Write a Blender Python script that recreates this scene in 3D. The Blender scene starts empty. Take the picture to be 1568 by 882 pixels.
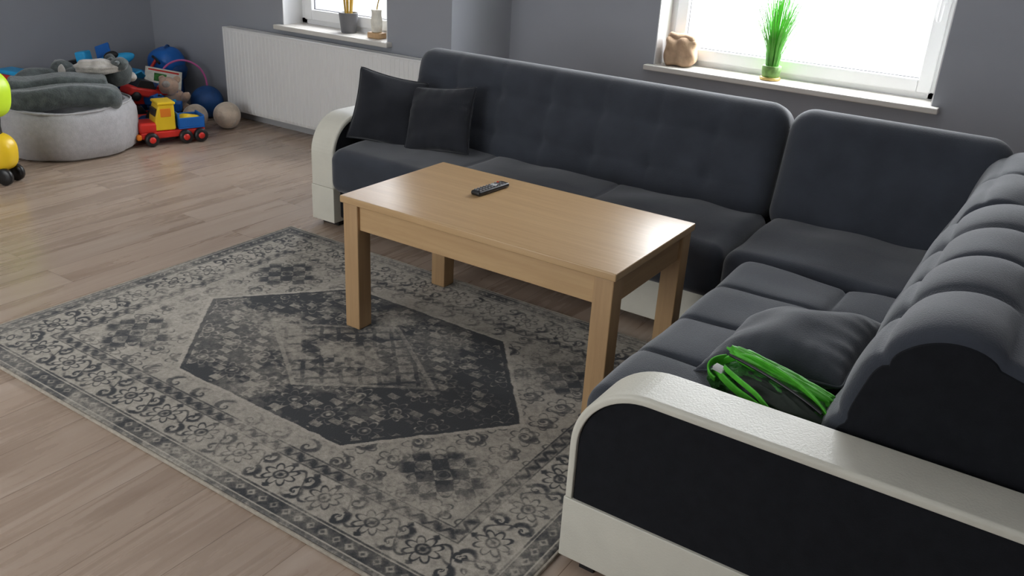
import bpy, bmesh, math, random
import numpy as np
from mathutils import Vector, Matrix, Euler, noise as mnoise
random.seed(4); rng=np.random.default_rng(7)
S=bpy.context.scene
COL=S.collection
S.view_settings.view_transform='Standard'
S.view_settings.look='None'

# ------------------------------------------------------------ materials
def mat(name,col,rough=.6,metal=0,spec=.5,sheen=0,noise=0,nscale=8,bump=0,bscale=60,trans=0,coat=0):
    m=bpy.data.materials.new(name); m.use_nodes=True
    nt=m.node_tree; b=nt.nodes['Principled BSDF']
    b.inputs['Base Color'].default_value=(*col,1)
    b.inputs['Roughness'].default_value=rough
    b.inputs['Metallic'].default_value=metal
    b.inputs['Specular IOR Level'].default_value=spec
    if sheen:
        b.inputs['Sheen Weight'].default_value=sheen
        b.inputs['Sheen Roughness'].default_value=.45
    if coat: b.inputs['Coat Weight'].default_value=coat
    tc=nt.nodes.new('ShaderNodeTexCoord')
    if noise:
        n=nt.nodes.new('ShaderNodeTexNoise'); n.inputs['Scale'].default_value=nscale; n.inputs['Detail'].default_value=5
        nt.links.new(tc.outputs['Object'],n.inputs['Vector'])
        r=nt.nodes.new('ShaderNodeValToRGB')
        r.color_ramp.elements[0].position=.3; r.color_ramp.elements[1].position=.7
        r.color_ramp.elements[0].color=(*[c*(1-noise) for c in col],1)
        r.color_ramp.elements[1].color=(*[min(1,c*(1+noise)) for c in col],1)
        nt.links.new(n.outputs['Fac'],r.inputs['Fac']); nt.links.new(r.outputs['Color'],b.inputs['Base Color'])
    if bump:
        n2=nt.nodes.new('ShaderNodeTexNoise'); n2.inputs['Scale'].default_value=bscale; n2.inputs['Detail'].default_value=4
        nt.links.new(tc.outputs['Object'],n2.inputs['Vector'])
        bp=nt.nodes.new('ShaderNodeBump'); bp.inputs['Strength'].default_value=bump; bp.inputs['Distance'].default_value=.004
        nt.links.new(n2.outputs['Fac'],bp.inputs['Height']); nt.links.new(bp.outputs['Normal'],b.inputs['Normal'])
    return m

M={}
M['wall']=mat('wall_paint',(.32,.332,.362),.85,noise=.04,nscale=1.5,bump=.15,bscale=180)
M['ceil']=mat('ceiling_paint',(.75,.75,.75),.9,noise=.02)
M['white']=mat('pvc_white',(.80,.80,.80),.35,noise=.02,nscale=3)
M['sill']=mat('sill_white',(.68,.65,.60),.4,noise=.04,nscale=6)
M['radi']=mat('radiator_enamel',(.78,.78,.77),.4,noise=.02,nscale=3)
M['base']=mat('baseboard_grey',(.42,.42,.43),.5,noise=.04)
M['fabric']=mat('charcoal_microfibre',(.042,.048,.061),.9,spec=.2,sheen=.40,noise=.16,nscale=7,bump=.4,bscale=300)
M['fabric_dk']=mat('charcoal_side_fabric',(.010,.011,.014),.9,spec=.2,sheen=.06,noise=.15,nscale=30,bump=.4,bscale=400)
M['pillow']=mat('pillow_fabric',(.040,.045,.056),.88,spec=.2,sheen=.35,noise=.14,nscale=10,bump=.3,bscale=300)
M['pillow_dk']=mat('pillow_fabric_dark',(.022,.024,.030),.88,spec=.2,sheen=.25,noise=.14,nscale=10,bump=.3,bscale=300)
M['leather']=mat('cream_leatherette',(.68,.66,.57),.42,noise=.04,nscale=12,bump=.2,bscale=220)
M['black']=mat('black_plastic',(.012,.012,.013),.35,noise=.1)
M['rubber']=mat('button_rubber',(.25,.25,.26),.6,noise=.05)
M['pouf']=mat('grey_jersey',(.42,.41,.42),.9,sheen=.3,noise=.08,nscale=40,bump=.5,bscale=150)
M['plush_grey']=mat('plush_grey',(.085,.10,.10),.95,sheen=.4,noise=.35,nscale=25,bump=1,bscale=120)
M['plush_lt']=mat('plush_light',(.50,.47,.43),.95,sheen=.5,noise=.2,nscale=25,bump=1,bscale=120)
M['beige']=mat('plush_beige',(.58,.48,.38),.95,sheen=.5,noise=.2,nscale=20,bump=1,bscale=90)
M['peach']=mat('plush_peach',(.66,.46,.34),.95,sheen=.5,noise=.15,nscale=20,bump=1,bscale=90)
M['blue']=mat('toy_blue',(.012,.15,.55),.4,noise=.1)
M['cyan']=mat('toy_cyan',(.02,.38,.75),.4,noise=.1)
M['dblue']=mat('toy_navy',(.010,.07,.24),.5,noise=.2,nscale=20)
M['red']=mat('toy_red',(.72,.03,.02),.35,noise=.08)
M['yellow']=mat('toy_yellow',(.90,.60,.02),.35,noise=.06)
M['orange']=mat('toy_orange',(.85,.24,.02),.35,noise=.06)
M['lime']=mat('toy_lime',(.66,.95,.03),.4,noise=.08)
M['pink']=mat('toy_pink',(.65,.14,.38),.4,noise=.06)
M['green']=mat('strap_green',(.09,.50,.03),.6,noise=.2,nscale=40)
M['mgreen']=mat('bag_mesh_green',(.035,.17,.028),.7,noise=.5,nscale=45,bump=.8,bscale=200)
M['dgreen']=mat('bag_dark',(.012,.022,.014),.6,noise=.2,nscale=30,bump=.4)
M['page']=mat('paper_page',(.78,.75,.66),.8,noise=.12,nscale=30)
M['bind']=mat('rug_binding',(.38,.34,.28),.9,noise=.2,nscale=60,bump=.5)
M['bagp']=mat('kraft_paper',(.42,.28,.18),.85,noise=.2,nscale=20,bump=1,bscale=30)
M['grass']=mat('grass_blade',(.13,.45,.06),.5,noise=.35,nscale=12)
M['pot_g']=mat('pot_moss',(.14,.28,.06),.6,noise=.4,nscale=30,bump=.8)
M['pot_gold']=mat('pot_gold',(.55,.40,.14),.35,metal=.5,noise=.1)
M['pot_grey']=mat('pot_grey',(.16,.16,.17),.6,noise=.08)
M['soil']=mat('soil',(.05,.03,.02),.95,noise=.4,nscale=60,bump=1)
M['stalk']=mat('plant_yellow',(.55,.36,.05),.6,noise=.2)
M['ltwood']=mat('light_wood',(.52,.33,.17),.5,noise=.15,nscale=20)
M['hub']=mat('hub_grey',(.5,.5,.5),.5,noise=.05)

def wood_mat(name,c1,c2,axis,rough=.35):
    m=bpy.data.materials.new(name); m.use_nodes=True; nt=m.node_tree; b=nt.nodes['Principled BSDF']
    tc=nt.nodes.new('ShaderNodeTexCoord'); mp=nt.nodes.new('ShaderNodeMapping')
    sc=[45,45,45]; sc[axis]=2.4
    mp.inputs['Scale'].default_value=sc
    n=nt.nodes.new('ShaderNodeTexNoise'); n.inputs['Scale'].default_value=1.0; n.inputs['Detail'].default_value=7; n.inputs['Roughness'].default_value=.65
    n.inputs['Distortion'].default_value=.4
    r=nt.nodes.new('ShaderNodeValToRGB'); r.color_ramp.elements[0].position=.30; r.color_ramp.elements[1].position=.70
    r.color_ramp.elements[0].color=(*c1,1); r.color_ramp.elements[1].color=(*c2,1)
    nt.links.new(tc.outputs['Object'],mp.inputs['Vector']); nt.links.new(mp.outputs['Vector'],n.inputs['Vector'])
    nt.links.new(n.outputs['Fac'],r.inputs['Fac']); nt.links.new(r.outputs['Color'],b.inputs['Base Color'])
    b.inputs['Roughness'].default_value=rough
    return m
M['oak_x']=wood_mat('oak_top',(.47,.295,.145),(.57,.38,.195),0,.30)
M['oak_z']=wood_mat('oak_leg',(.40,.245,.12),(.50,.32,.16),2,.45)
M['oak_y']=wood_mat('oak_apron_side',(.40,.245,.12),(.50,.32,.16),1,.45)

def floor_mat():
    m=bpy.data.materials.new('laminate_floor'); m.use_nodes=True; nt=m.node_tree; b=nt.nodes['Principled BSDF']; L=nt.links.new
    tc=nt.nodes.new('ShaderNodeTexCoord')
    mp=nt.nodes.new('ShaderNodeMapping'); mp.inputs['Rotation'].default_value=(0,0,math.radians(90)); L(tc.outputs['Object'],mp.inputs['Vector'])
    br=nt.nodes.new('ShaderNodeTexBrick'); br.offset=.37; br.offset_frequency=2
    br.inputs['Color1'].default_value=(0,0,0,1); br.inputs['Color2'].default_value=(1,1,1,1); br.inputs['Mortar'].default_value=(.5,.5,.5,1)
    br.inputs['Scale'].default_value=1; br.inputs['Mortar Size'].default_value=.0012; br.inputs['Mortar Smooth'].default_value=.3
    br.inputs['Brick Width'].default_value=1.28; br.inputs['Row Height'].default_value=.19; br.inputs['Bias'].default_value=0
    L(mp.outputs['Vector'],br.inputs['Vector'])
    add=nt.nodes.new('ShaderNodeVectorMath'); add.operation='MULTIPLY_ADD'
    add.inputs[1].default_value=(7,3,5); L(br.outputs['Color'],add.inputs[0]); L(tc.outputs['Object'],add.inputs[2])
    mp2=nt.nodes.new('ShaderNodeMapping'); mp2.inputs['Scale'].default_value=(11,.8,1); L(add.outputs[0],mp2.inputs['Vector'])
    n=nt.nodes.new('ShaderNodeTexNoise'); n.inputs['Scale'].default_value=1; n.inputs['Detail'].default_value=8; n.inputs['Roughness'].default_value=.58; n.inputs['Distortion'].default_value=1.2
    L(mp2.outputs['Vector'],n.inputs['Vector'])
    r=nt.nodes.new('ShaderNodeValToRGB'); e=r.color_ramp.elements
    e[0].position=.24; e[0].color=(.29,.205,.15,1); e[1].position=.78; e[1].color=(.54,.44,.36,1)
    x=r.color_ramp.elements.new(.48); x.color=(.43,.325,.25,1)
    L(n.outputs['Fac'],r.inputs['Fac'])
    hs=nt.nodes.new('ShaderNodeMix'); hs.data_type='RGBA'; hs.blend_type='MULTIPLY'
    hs.inputs['Factor'].default_value=1
    mr=nt.nodes.new('ShaderNodeMapRange'); mr.inputs['To Min'].default_value=.94; mr.inputs['To Max'].default_value=1.04
    L(br.outputs['Color'],mr.inputs['Value'])
    L(r.outputs['Color'],hs.inputs[6]); L(mr.outputs['Result'],hs.inputs[7])
    mx=nt.nodes.new('ShaderNodeMix'); mx.data_type='RGBA'
    L(br.outputs['Fac'],mx.inputs['Factor']); L(hs.outputs[2],mx.inputs[6]); mx.inputs[7].default_value=(.20,.14,.10,1)
    L(mx.outputs[2],b.inputs['Base Color'])
    mr2=nt.nodes.new('ShaderNodeMapRange'); mr2.inputs['To Min'].default_value=.20; mr2.inputs['To Max'].default_value=.36
    L(n.outputs['Fac'],mr2.inputs['Value']); L(mr2.outputs['Result'],b.inputs['Roughness'])
    return m
M['floor']=floor_mat()

def glass_mat():
    m=bpy.data.materials.new('window_glass'); m.use_nodes=True; nt=m.node_tree
    for n in list(nt.nodes): nt.nodes.remove(n)
    o=nt.nodes.new('ShaderNodeOutputMaterial'); mx=nt.nodes.new('ShaderNodeMixShader'); t=nt.nodes.new('ShaderNodeBsdfTransparent'); g=nt.nodes.new('ShaderNodeBsdfGlossy')
    g.inputs['Roughness'].default_value=.02; mx.inputs[0].default_value=.05
    nt.links.new(t.outputs[0],mx.inputs[1]); nt.links.new(g.outputs[0],mx.inputs[2]); nt.links.new(mx.outputs[0],o.inputs[0])
    return m
M['glass']=glass_mat()

# ------------------------------------------------------------ mesh helpers
def empty(name,loc=(0,0,0),rot=(0,0,0),parent=None):
    o=bpy.data.objects.new(name,None); COL.objects.link(o); o.location=loc; o.rotation_euler=rot; o.empty_display_size=.1
    if parent: o.parent=parent
    return o
def mk(name,verts,faces,m,parent=None,loc=(0,0,0),rot=(0,0,0),smooth=True):
    me=bpy.data.meshes.new(name); me.from_pydata([tuple(v) for v in verts],[],faces); me.update()
    bm=bmesh.new(); bm.from_mesh(me); bmesh.ops.recalc_face_normals(bm,faces=bm.faces); bm.to_mesh(me); bm.free()
    if smooth:
        for p in me.polygons: p.use_smooth=True
    me.materials.append(m)
    o=bpy.data.objects.new(name,me); COL.objects.link(o); o.location=loc; o.rotation_euler=rot
    if parent: o.parent=parent
    return o
def axis_pts(h,r,step):
    n=max(2,int(round(2*(h-r)/step)))
    inner=[-(h-r)+2*(h-r)*i/n for i in range(n+1)]
    if r<=0: return inner
    k=5
    edge=[r*math.tan(math.radians(45)*(i/k)) for i in range(1,k+1)]
    return [-(h-r)-e for e in reversed(edge)]+inner+[(h-r)+e for e in edge]
def rbox(name,size,r,m,parent=None,loc=(0,0,0),rot=(0,0,0),step=1,disp=None):
    h=[s/2 for s in size]; r=min(r,min(h)*.999)
    A=[axis_pts(h[i],r,step) for i in range(3)]
    V=[];F=[];idx={}
    def add(p,ax,sg):
        k=(round(p[0],5),round(p[1],5),round(p[2],5))
        if k in idx: return idx[k]
        q=[max(-(h[i]-r),min(h[i]-r,p[i])) for i in range(3)]
        d=[p[i]-q[i] for i in range(3)]; l=math.sqrt(sum(x*x for x in d))
        if l>1e-9: pp=[q[i]+d[i]/l*r for i in range(3)]
        else: pp=list(p)
        if disp: pp=disp(pp,p,h)
        idx[k]=len(V); V.append(pp); return idx[k]
    for ax in range(3):
        u,v=[i for i in range(3) if i!=ax]
        for sg in (-1,1):
            for i in range(len(A[u])-1):
                for j in range(len(A[v])-1):
                    q=[]
                    for (a,b) in ((i,j),(i+1,j),(i+1,j+1),(i,j+1)):
                        p=[0,0,0]; p[ax]=sg*h[ax]; p[u]=A[u][a]; p[v]=A[v][b]
                        q.append(add(p,ax,sg))
                    F.append(q)
    return mk(name,V,F,m,parent,loc,rot)
def tuft(ax,sg,cu,cv,puff,ex=.45,groove=.006,gw=.010,dimple=.0,lo=.35,wr=.006):
    u,v=[i for i in range(3) if i!=ax]
    def cell(x,c):
        for i in range(len(c)-1):
            if x<=c[i+1] or i==len(c)-2:
                t=(x-c[i])/(c[i+1]-c[i]); return max(0,min(1,t))
    iu=cu[1:-1]; iv=cv[1:-1]
    def f(pp,p,h):
        if sg*pp[ax]>h[ax]*lo:
            a=cell(pp[u],cu); b=cell(pp[v],cv)
            k=(4*a*(1-a))**ex*(4*b*(1-b))**ex
            w=min(1,(sg*pp[ax]/h[ax]-lo)/.3)
            du=min([abs(pp[u]-c) for c in iu] or [9]); dv=min([abs(pp[v]-c) for c in iv] or [9])
            g=math.exp(-(min(du,dv)/gw)**2)*groove
            dm=math.exp(-((du*du+dv*dv)/(.035**2)))*dimple if (iu and iv) else 0
            pp[ax]+=sg*(puff*k-puff*.35-g-dm)*w
            pp[ax]+=sg*w*wr*mnoise.noise(Vector((pp[u]*5,pp[v]*5,ax*3.1+h[0]*7)))
        return pp
    return f
def boxes(name,lst,m,parent=None,bev=0,loc=(0,0,0),rot=(0,0,0)):
    V=[];F=[]
    for (a,b) in lst:
        n=len(V)
        V+=[(a[0],a[1],a[2]),(b[0],a[1],a[2]),(b[0],b[1],a[2]),(a[0],b[1],a[2]),(a[0],a[1],b[2]),(b[0],a[1],b[2]),(b[0],b[1],b[2]),(a[0],b[1],b[2])]
        F+=[[n,n+3,n+2,n+1],[n+4,n+5,n+6,n+7],[n,n+1,n+5,n+4],[n+1,n+2,n+6,n+5],[n+2,n+3,n+7,n+6],[n+3,n,n+4,n+7]]
    o=mk(name,V,F,m,parent,loc,rot,smooth=False)
    if bev:
        md=o.modifiers.new('bev','BEVEL'); md.width=bev; md.segments=3; md.limit_method='ANGLE'
    return o
def prism(name,poly,lo,hi,m,parent=None,loc=(0,0,0),rot=(0,0,0),bev=0):
    n=len(poly); V=[(p[0],lo,p[1]) for p in poly]+[(p[0],hi,p[1]) for p in poly]
    F=[list(range(n)),list(range(2*n-1,n-1,-1))]+[[i,(i+1)%n,n+(i+1)%n,n+i] for i in range(n)]
    o=mk(name,V,F,m,parent,loc,rot,smooth=False)
    if bev:
        md=o.modifiers.new('bev','BEVEL'); md.width=bev; md.segments=3; md.limit_method='ANGLE'; md.angle_limit=math.radians(40)
    return o
def lathe(name,prof,m,parent=None,loc=(0,0,0),rot=(0,0,0),n=40,fn=None):
    V=[];F=[]
    for (r,z) in prof:
        for i in range(n):
            a=2*math.pi*i/n; p=[r*math.cos(a),r*math.sin(a),z]
            if fn: p=fn(p,a)
            V.append(p)
    for j in range(len(prof)-1):
        for i in range(n):
            F.append([j*n+i,j*n+(i+1)%n,(j+1)*n+(i+1)%n,(j+1)*n+i])
    F.append(list(range(n))[::-1]); F.append([(len(prof)-1)*n+i for i in range(n)])
    return mk(name,V,F,m,parent,loc,rot)
def tube(name,pts,r,m,parent=None,loc=(0,0,0),rot=(0,0,0),cyc=False,flat=None):
    cu=bpy.data.curves.new(name,'CURVE'); cu.dimensions='3D'; cu.bevel_depth=r; cu.bevel_resolution=4
    if flat: cu.extrude=flat
    sp=cu.splines.new('NURBS'); sp.points.add(len(pts)-1)
    for i,p in enumerate(pts): sp.points[i].co=(*p,1)
    sp.order_u=4; sp.use_endpoint_u=True; sp.use_cyclic_u=cyc; sp.resolution_u=6
    cu.materials.append(m); cu.use_fill_caps=True
    o=bpy.data.objects.new(name,cu); COL.objects.link(o); o.location=loc; o.rotation_euler=rot
    if parent:o.parent=parent
    return o
def blob(name,rad,m,parent=None,loc=(0,0,0),rot=(0,0,0),lump=.06,fr=5,seed=0,sq=2.0,wr=0):
    V=[];F=[];nu,nv=(72,48) if wr else (40,24)
    for j in range(nv+1):
        ph=math.pi*j/nv
        for i in range(nu):
            th=2*math.pi*i/nu
            d=[math.sin(ph)*math.cos(th),math.sin(ph)*math.sin(th),math.cos(ph)]
            dd=Vector(d)
            if sq!=2:
                l=(sum(abs(x)**sq for x in d))**(1/sq); d=[x/l for x in d]
            k=1+lump*(math.sin(fr*d[0]+seed)+math.sin(fr*1.3*d[1]+seed*2.1)+math.sin(fr*1.1*d[2]+seed*1.7))/2
            if wr: k+=wr*(1-abs(mnoise.noise(dd*3.2+Vector((seed,0,0))))*2.2)
            V.append([d[0]*rad[0]*k,d[1]*rad[1]*k,d[2]*rad[2]*k])
    for j in range(nv):
        for i in range(nu):
            F.append([j*nu+i,j*nu+(i+1)%nu,(j+1)*nu+(i+1)%nu,(j+1)*nu+i])
    o=mk(name,V,F,m,parent,loc,rot)
    bm=bmesh.new(); bm.from_mesh(o.data); bmesh.ops.remove_doubles(bm,verts=bm.verts,dist=1e-5); bm.to_mesh(o.data); bm.free()
    return o
def pillow(name,w,hgt,t,m,loc,rot,seed=0,sag=0):
    n=44; V=[];idx={};F=[]
    def outl(u,v): return w/2*u*(1-.08*(1-v*v)*abs(u)), hgt/2*v*(1-.08*(1-u*u)*abs(v))
    for s in (1,-1):
        for i in range(n+1):
            for j in range(n+1):
                u=-1+2*i/n; v=-1+2*j/n
                edge=(i in(0,n)) or (j in (0,n))
                if s==-1 and edge: idx[(s,i,j)]=idx[(1,i,j)]; continue
                x,y=outl(u,v)
                k=max(0,(1-u**2))**.5*max(0,(1-v**2))**.5
                z=s*t/2*k
                ww=.016*mnoise.noise(Vector((u*1.6+seed,v*1.6,s*2.0)))*min(1,k*2)
                ed=min(1-abs(u),1-abs(v)); t_=v if (1-abs(u))<(1-abs(v)) else u
                ww+=.006*math.exp(-ed/.22)*min(1,ed/.06)*mnoise.noise(Vector((t_*7+seed*3,s*3,seed)))
                idx[(s,i,j)]=len(V); V.append((x,y,z+ww+sag*(u*u+v*v)))
    for s in (1,-1):
        for i in range(n):
            for j in range(n):
                q=[idx[(s,i,j)],idx[(s,i+1,j)],idx[(s,i+1,j+1)],idx[(s,i,j+1)]]
                F.append(q if s==1 else q[::-1])
    e=empty(name,loc,rot)
    mk('cover',V,F,m,e)
    pts=[]
    for k in range(48):
        t4=k/12; sgm=int(t4); f=-1+2*(t4-sgm)
        u,v=[(f,-1),(1,f),(-f,1),(-1,-f)][sgm]
        x,y=outl(u,v); pts.append((x,y,sag*(u*u+v*v)))
    tube('piping',pts,.003,m,e,cyc=True)
    return e

# ------------------------------------------------------------ room
XL,XR,YB1,YB2,XJ,YR,HC=-5.95,1.15,4.15,4.77,-3.14,-1.6,2.6
T=.32
boxes('floor',[((XL-T,YR-T,-.12),(XR+T,YB2+T,0))],M['floor'])
boxes('ceiling',[((XL-T,YR-T,HC),(XR+T,YB2+T,HC+.12))],M['ceil'])
boxes('wall_left',[((XL-T,YR-T,0),(XL,YB2+T,HC))],M['wall'])
boxes('wall_right',[((XR,YR-T,0),(XR+T,YB2+T,HC))],M['wall'])
W1=(-4.54,-3.63,.70,2.15); W2=(-2.13,-.61,.70,2.15)
def wall_open(name,x0,x1,y,w,th):
    return boxes(name,[((x0,y,0),(w[0],y+th,HC)),((w[1],y,0),(x1,y+th,HC)),((w[0],y,0),(w[1],y+th,w[2]-.03)),((w[0],y,w[3]),(w[1],y+th,HC))],M['wall'])
wall_open('wall_back',XL,XJ,YB1,W1,.94)
wall_open('wall_back_recess',XJ,XR,YB2,W2,.32)
boxes('wall_rear',[((XL,YR-T,0),(-4.2,YR,HC)),((-1.6,YR-T,0),(XR,YR,HC)),((-4.2,YR-T,2.2),(-1.6,YR,HC)),((-4.2,YR-T,0),(-1.6,YR,.5))],M['wall'])
boxes('baseboard_back',[((XL,YB1-.015,0),(XJ,YB1,.07))],M['base'],bev=.004)
boxes('baseboard_left',[((XL,YR,0),(XL+.015,YB1-.015,.07))],M['base'],bev=.004)
boxes('baseboard_recess',[((XJ,YB2-.015,0),(XR,YB2,.07)),((XJ,YB1,0),(XJ+.015,YB2-.015,.07))],M['base'],bev=.004)

def window(name,w,y,depth,handle=True):
    e=empty(name)
    x0,x1,z0,z1=w; fy=y+depth
    f=.055
    boxes('frame',[((x0,fy,z0),(x0+f,fy+.07,z1)),((x1-f,fy,z0),(x1,fy+.07,z1)),((x0,fy,z0),(x1,fy+.07,z0+.04)),((x0,fy,z1-f),(x1,fy+.07,z1))],M['white'],e,bev=.005)
    a=x0+f-.012;b=x1-f+.012;c=z0+.03;d=z1-f+.012;s=.068
    boxes('sash',[((a,fy-.018,c),(a+s,fy+.05,d)),((b-s,fy-.018,c),(b,fy+.05,d)),((a+s,fy-.018,c),(b-s,fy+.05,c+s)),((a+s,fy-.018,d-s),(b-s,fy+.05,d))],M['white'],e,bev=.008)
    boxes('pane',[((a+s,fy+.02,c+s),(b-s,fy+.026,d-s))],M['glass'],e)
    boxes('gasket',[((a+s,fy+.010,c+s),(b-s,fy+.02,c+s+.004)),((a+s,fy+.010,c+s),(a+s+.004,fy+.02,d-s)),((b-s-.004,fy+.010,c+s),(b-s,fy+.02,d-s))],M['pot_grey'],e)
    if handle:
        rbox('handle_base',(.03,.014,.07),.006,M['white'],e,(b-s/2,fy-.025,1.20))
        rbox('handle_grip',(.022,.02,.13),.009,M['white'],e,(b-s/2,fy-.05,1.15))
    boxes('reveal',[((x0,y+.001,z0),(x0+.006,fy,z1)),((x1-.006,y+.001,z0),(x1,fy,z1)),((x0,y+.001,z1-.006),(x1,fy,z1))],M['white'],e)
    boxes('sill',[((x0-.04,y-.055,z0-.03),(x1+.04,y,z0)),((x0,y,z0-.03),(x1,fy+.01,z0))],M['sill'],e,bev=.006)
window('window_1',W1,YB1,.17)
window('window_2',W2,YB2,.17)

# ------------------------------------------------------------ radiator
rad=empty('radiator')
rx0,rx1,ry,rz0,rz1=-5.03,-3.18,4.045,.07,.64
V=[];F=[];prof=[]
n=52; per=(rx1-rx0-.02)/n
for i in range(n):
    x=rx0+.01+i*per
    prof+= [(x,ry),(x+per*.66,ry),(x+per*.74,ry+.0028),(x+per*.92,ry+.0028)]
prof.append((rx1-.01,ry))
for (x,y) in prof:
    for z,o in ((rz0,.006),(rz0+.02,0),(rz1-.025,0),(rz1-.005,.006)):
        V.append((x,(ry if o else y)+o,z))
for i in range(len(prof)-1):
    for j in range(3): F.append([i*4+j,(i+1)*4+j,(i+1)*4+j+1,i*4+j+1])
mk('front_panel',V,F,M['radi'],rad,smooth=False)
boxes('side_cover',[((rx0,ry-.002,rz0+.005),(rx0+.012,4.12,rz1)),((rx1-.012,ry-.002,rz0+.005),(rx1,4.12,rz1))],M['radi'],rad,bev=.003)
boxes('rear_panel',[((rx0+.012,4.105,rz0),(rx1-.012,4.118,rz1-.01))],M['radi'],rad)
g=[((rx0+.01,ry-.001,rz1-.008),(rx1-.01,ry+.012,rz1)),((rx0+.01,4.108,rz1-.008),(rx1-.01,4.12,rz1))]
x=rx0+.012
while x<rx1-.02:
    g.append(((x,ry+.01,rz1-.006),(x+.006,4.11,rz1-.001))); x+=.018
boxes('top_grille',g,M['radi'],rad)
boxes('bracket',[((rx0+.3,4.118,.15),(rx0+.33,4.149,.55)),((rx1-.33,4.118,.15),(rx1-.3,4.149,.55))],M['radi'],rad)
tube('pipe',[(rx0+.06,4.08,.07),(rx0+.06,4.08,.04),(rx0+.06,4.08,.001)],.009,M['radi'],rad)

# ------------------------------------------------------------ rug
def vnoise(nx,ny,cx,cy,seed):
    g=np.random.default_rng(seed).random((cy+2,cx+2))
    X=np.linspace(0,cx,nx); Y=np.linspace(0,cy,ny)
    xi=np.clip(X.astype(int),0,cx); yi=np.clip(Y.astype(int),0,cy); fx=X-xi; fy=Y-yi
    fx=fx*fx*(3-2*fx); fy=fy*fy*(3-2*fy)
    a=g[np.ix_(yi,xi)];b=g[np.ix_(yi,xi+1)];c=g[np.ix_(yi+1,xi)];d=g[np.ix_(yi+1,xi+1)]
    return (a*(1-fx)+b*fx)*(1-fy)[:,None]+(c*(1-fx)+d*fx)*fy[:,None]
def fbm(nx,ny,c,seed,oct=4):
    o=np.zeros((ny,nx)); A=1;s=0
    for k in range(oct):
        o+=A*vnoise(nx,ny,int(c*1.4*2**k),int(c*2**k),seed+k); s+=A; A*=.6
    return o/s
def rug():
    X0,X1,Y0,Y1=-3.05,-.80,1.205,2.77
    Lx,Ly=(X1-X0)/2,(Y1-Y0)/2
    nx,ny=1000,710
    xs=np.linspace(-Lx,Lx,nx); ys=np.linspace(-Ly,Ly,ny)
    x0_,y0_=np.meshgrid(xs,ys)
    wx=fbm(nx,ny,40,501,2)-.5; wy=fbm(nx,ny,40,601,2)-.5
    de=np.minimum(Lx-np.abs(x0_),Ly-np.abs(y0_))
    wk=np.clip(de/.03,0,1)
    x=x0_+wx*.008*wk; y=y0_+wy*.008*wk
    ax=np.abs(x); ay=np.abs(y)
    ss=lambda v,w=.004: 1/(1+np.exp(-np.clip(v/w,-30,30)))
    longside=(Ly-ay)<(Lx-ax)
    s=np.where(longside,x,y)
    D=np.full_like(x,.12)
    def line(d,c,w): return ss(w/2-np.abs(d-c),.0015)
    def scroll(cx,cy,R,k,sgn=1,arms=1):
        r=np.hypot(cx,cy)+1e-5; th=np.arctan2(cy,cx)*sgn
        ph=(arms*th+k*np.log(r/.01))/(2*np.pi); ph=ph-np.floor(ph)
        return ss(.20-np.abs(ph-.5),.03)*ss(R-r,.003)
    def petals(cx,cy,R,n):
        r=np.hypot(cx,cy); th=np.arctan2(cy,cx)
        pr=R*(.55+.45*np.abs(np.cos(n*th/2)))
        return ss(.0035-np.abs(r-pr),.0012)+ss(.003-np.abs(r-R*.35),.0012)+ss(R*.15-r,.002)
    per=.17
    c0=(np.mod(s+per/2,per)-per/2); cell=np.floor((s+per/2)/per)
    v=de-.148
    orn=petals(c0,v,.05,8)
    sg=np.where(np.mod(cell,2)==0,1,-1)
    c1=(np.mod(s,per)-per/2)
    orn=np.maximum(orn,scroll(c1,v+.028*sg,.036,3.4,1))
    orn=np.maximum(orn,scroll(c1,v-.036*sg,.028,3.4,-1))
    c2=(np.mod(s+per/4,per/2)-per/4)
    orn=np.maximum(orn,ss(.012-np.abs(c2)-np.abs(v+.056*sg),.0015))
    orn=np.maximum(orn,ss(.012-np.abs(c2)-np.abs(v-.056*sg),.0015)*.7)
    orn=np.maximum(orn,ss(.004-np.abs(v-.05*np.sin(s*2*np.pi/per)),.0012)*.8)
    mb=(de>.082)&(de<.215)
    D=np.where(mb,.16+.80*np.clip(orn,0,1),D)
    gd=(de>.022)&(de<.068)
    q=np.mod(s,.045)-.0225; gv=de-.045
    gm=ss(.015-np.abs(q)-np.abs(gv),.0015)-ss(.007-np.abs(q)-np.abs(gv),.001)
    D=np.where(gd,.72-.45*gm,D)
    D=np.maximum(D,.85*line(de,.075,.006)); 
    D=np.where(de<.016,.55,D)
    g2=(de>.222)&(de<.258)
    q=np.mod(s,.05)-.025; gv=de-.240
    gm=ss(.006-np.abs(gv-.012*np.sin(s*2*np.pi/.05)),.0015)+petals(q,gv,.011,4)*.6
    D=np.where(g2,.34+.5*np.clip(gm,0,1),D)
    D=np.maximum(D,.8*line(de,.219,.005)); D=np.maximum(D,.85*line(de,.262,.006))
    fld=de>.265
    h=np.maximum(ay/.43,(.43*ax+.36*ay)/.3139)
    sp=np.full_like(x,.20)
    rx=ax-.70; ry_=ay-.36
    motif=petals(rx,ry_,.10,8)+petals(rx,ry_,.055,6)
    zig=np.abs(np.mod(rx*14,1)-.5)+np.abs(np.mod(ry_*14,1)-.5)
    clus=ss(.15-(np.abs(rx)*.9+np.abs(ry_)),.012)*(.45+.6*(zig<.5))
    sp=np.maximum(sp,np.clip(clus,0,1)*.92); sp=np.maximum(sp,motif*.85)
    qx=np.mod(ax,.12)-.06; qy=np.mod(ay,.11)-.055
    sp=np.maximum(sp,.75*scroll(qx,qy,.042,3.0)*ss(1.8-h,.3))
    sp=np.maximum(sp,.65*petals(qx,qy,.05,6)*(ax>.4))
    zz=np.abs(np.mod(ax*20,1)-.5)+np.abs(np.mod(ay*20,1)-.5)
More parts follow.
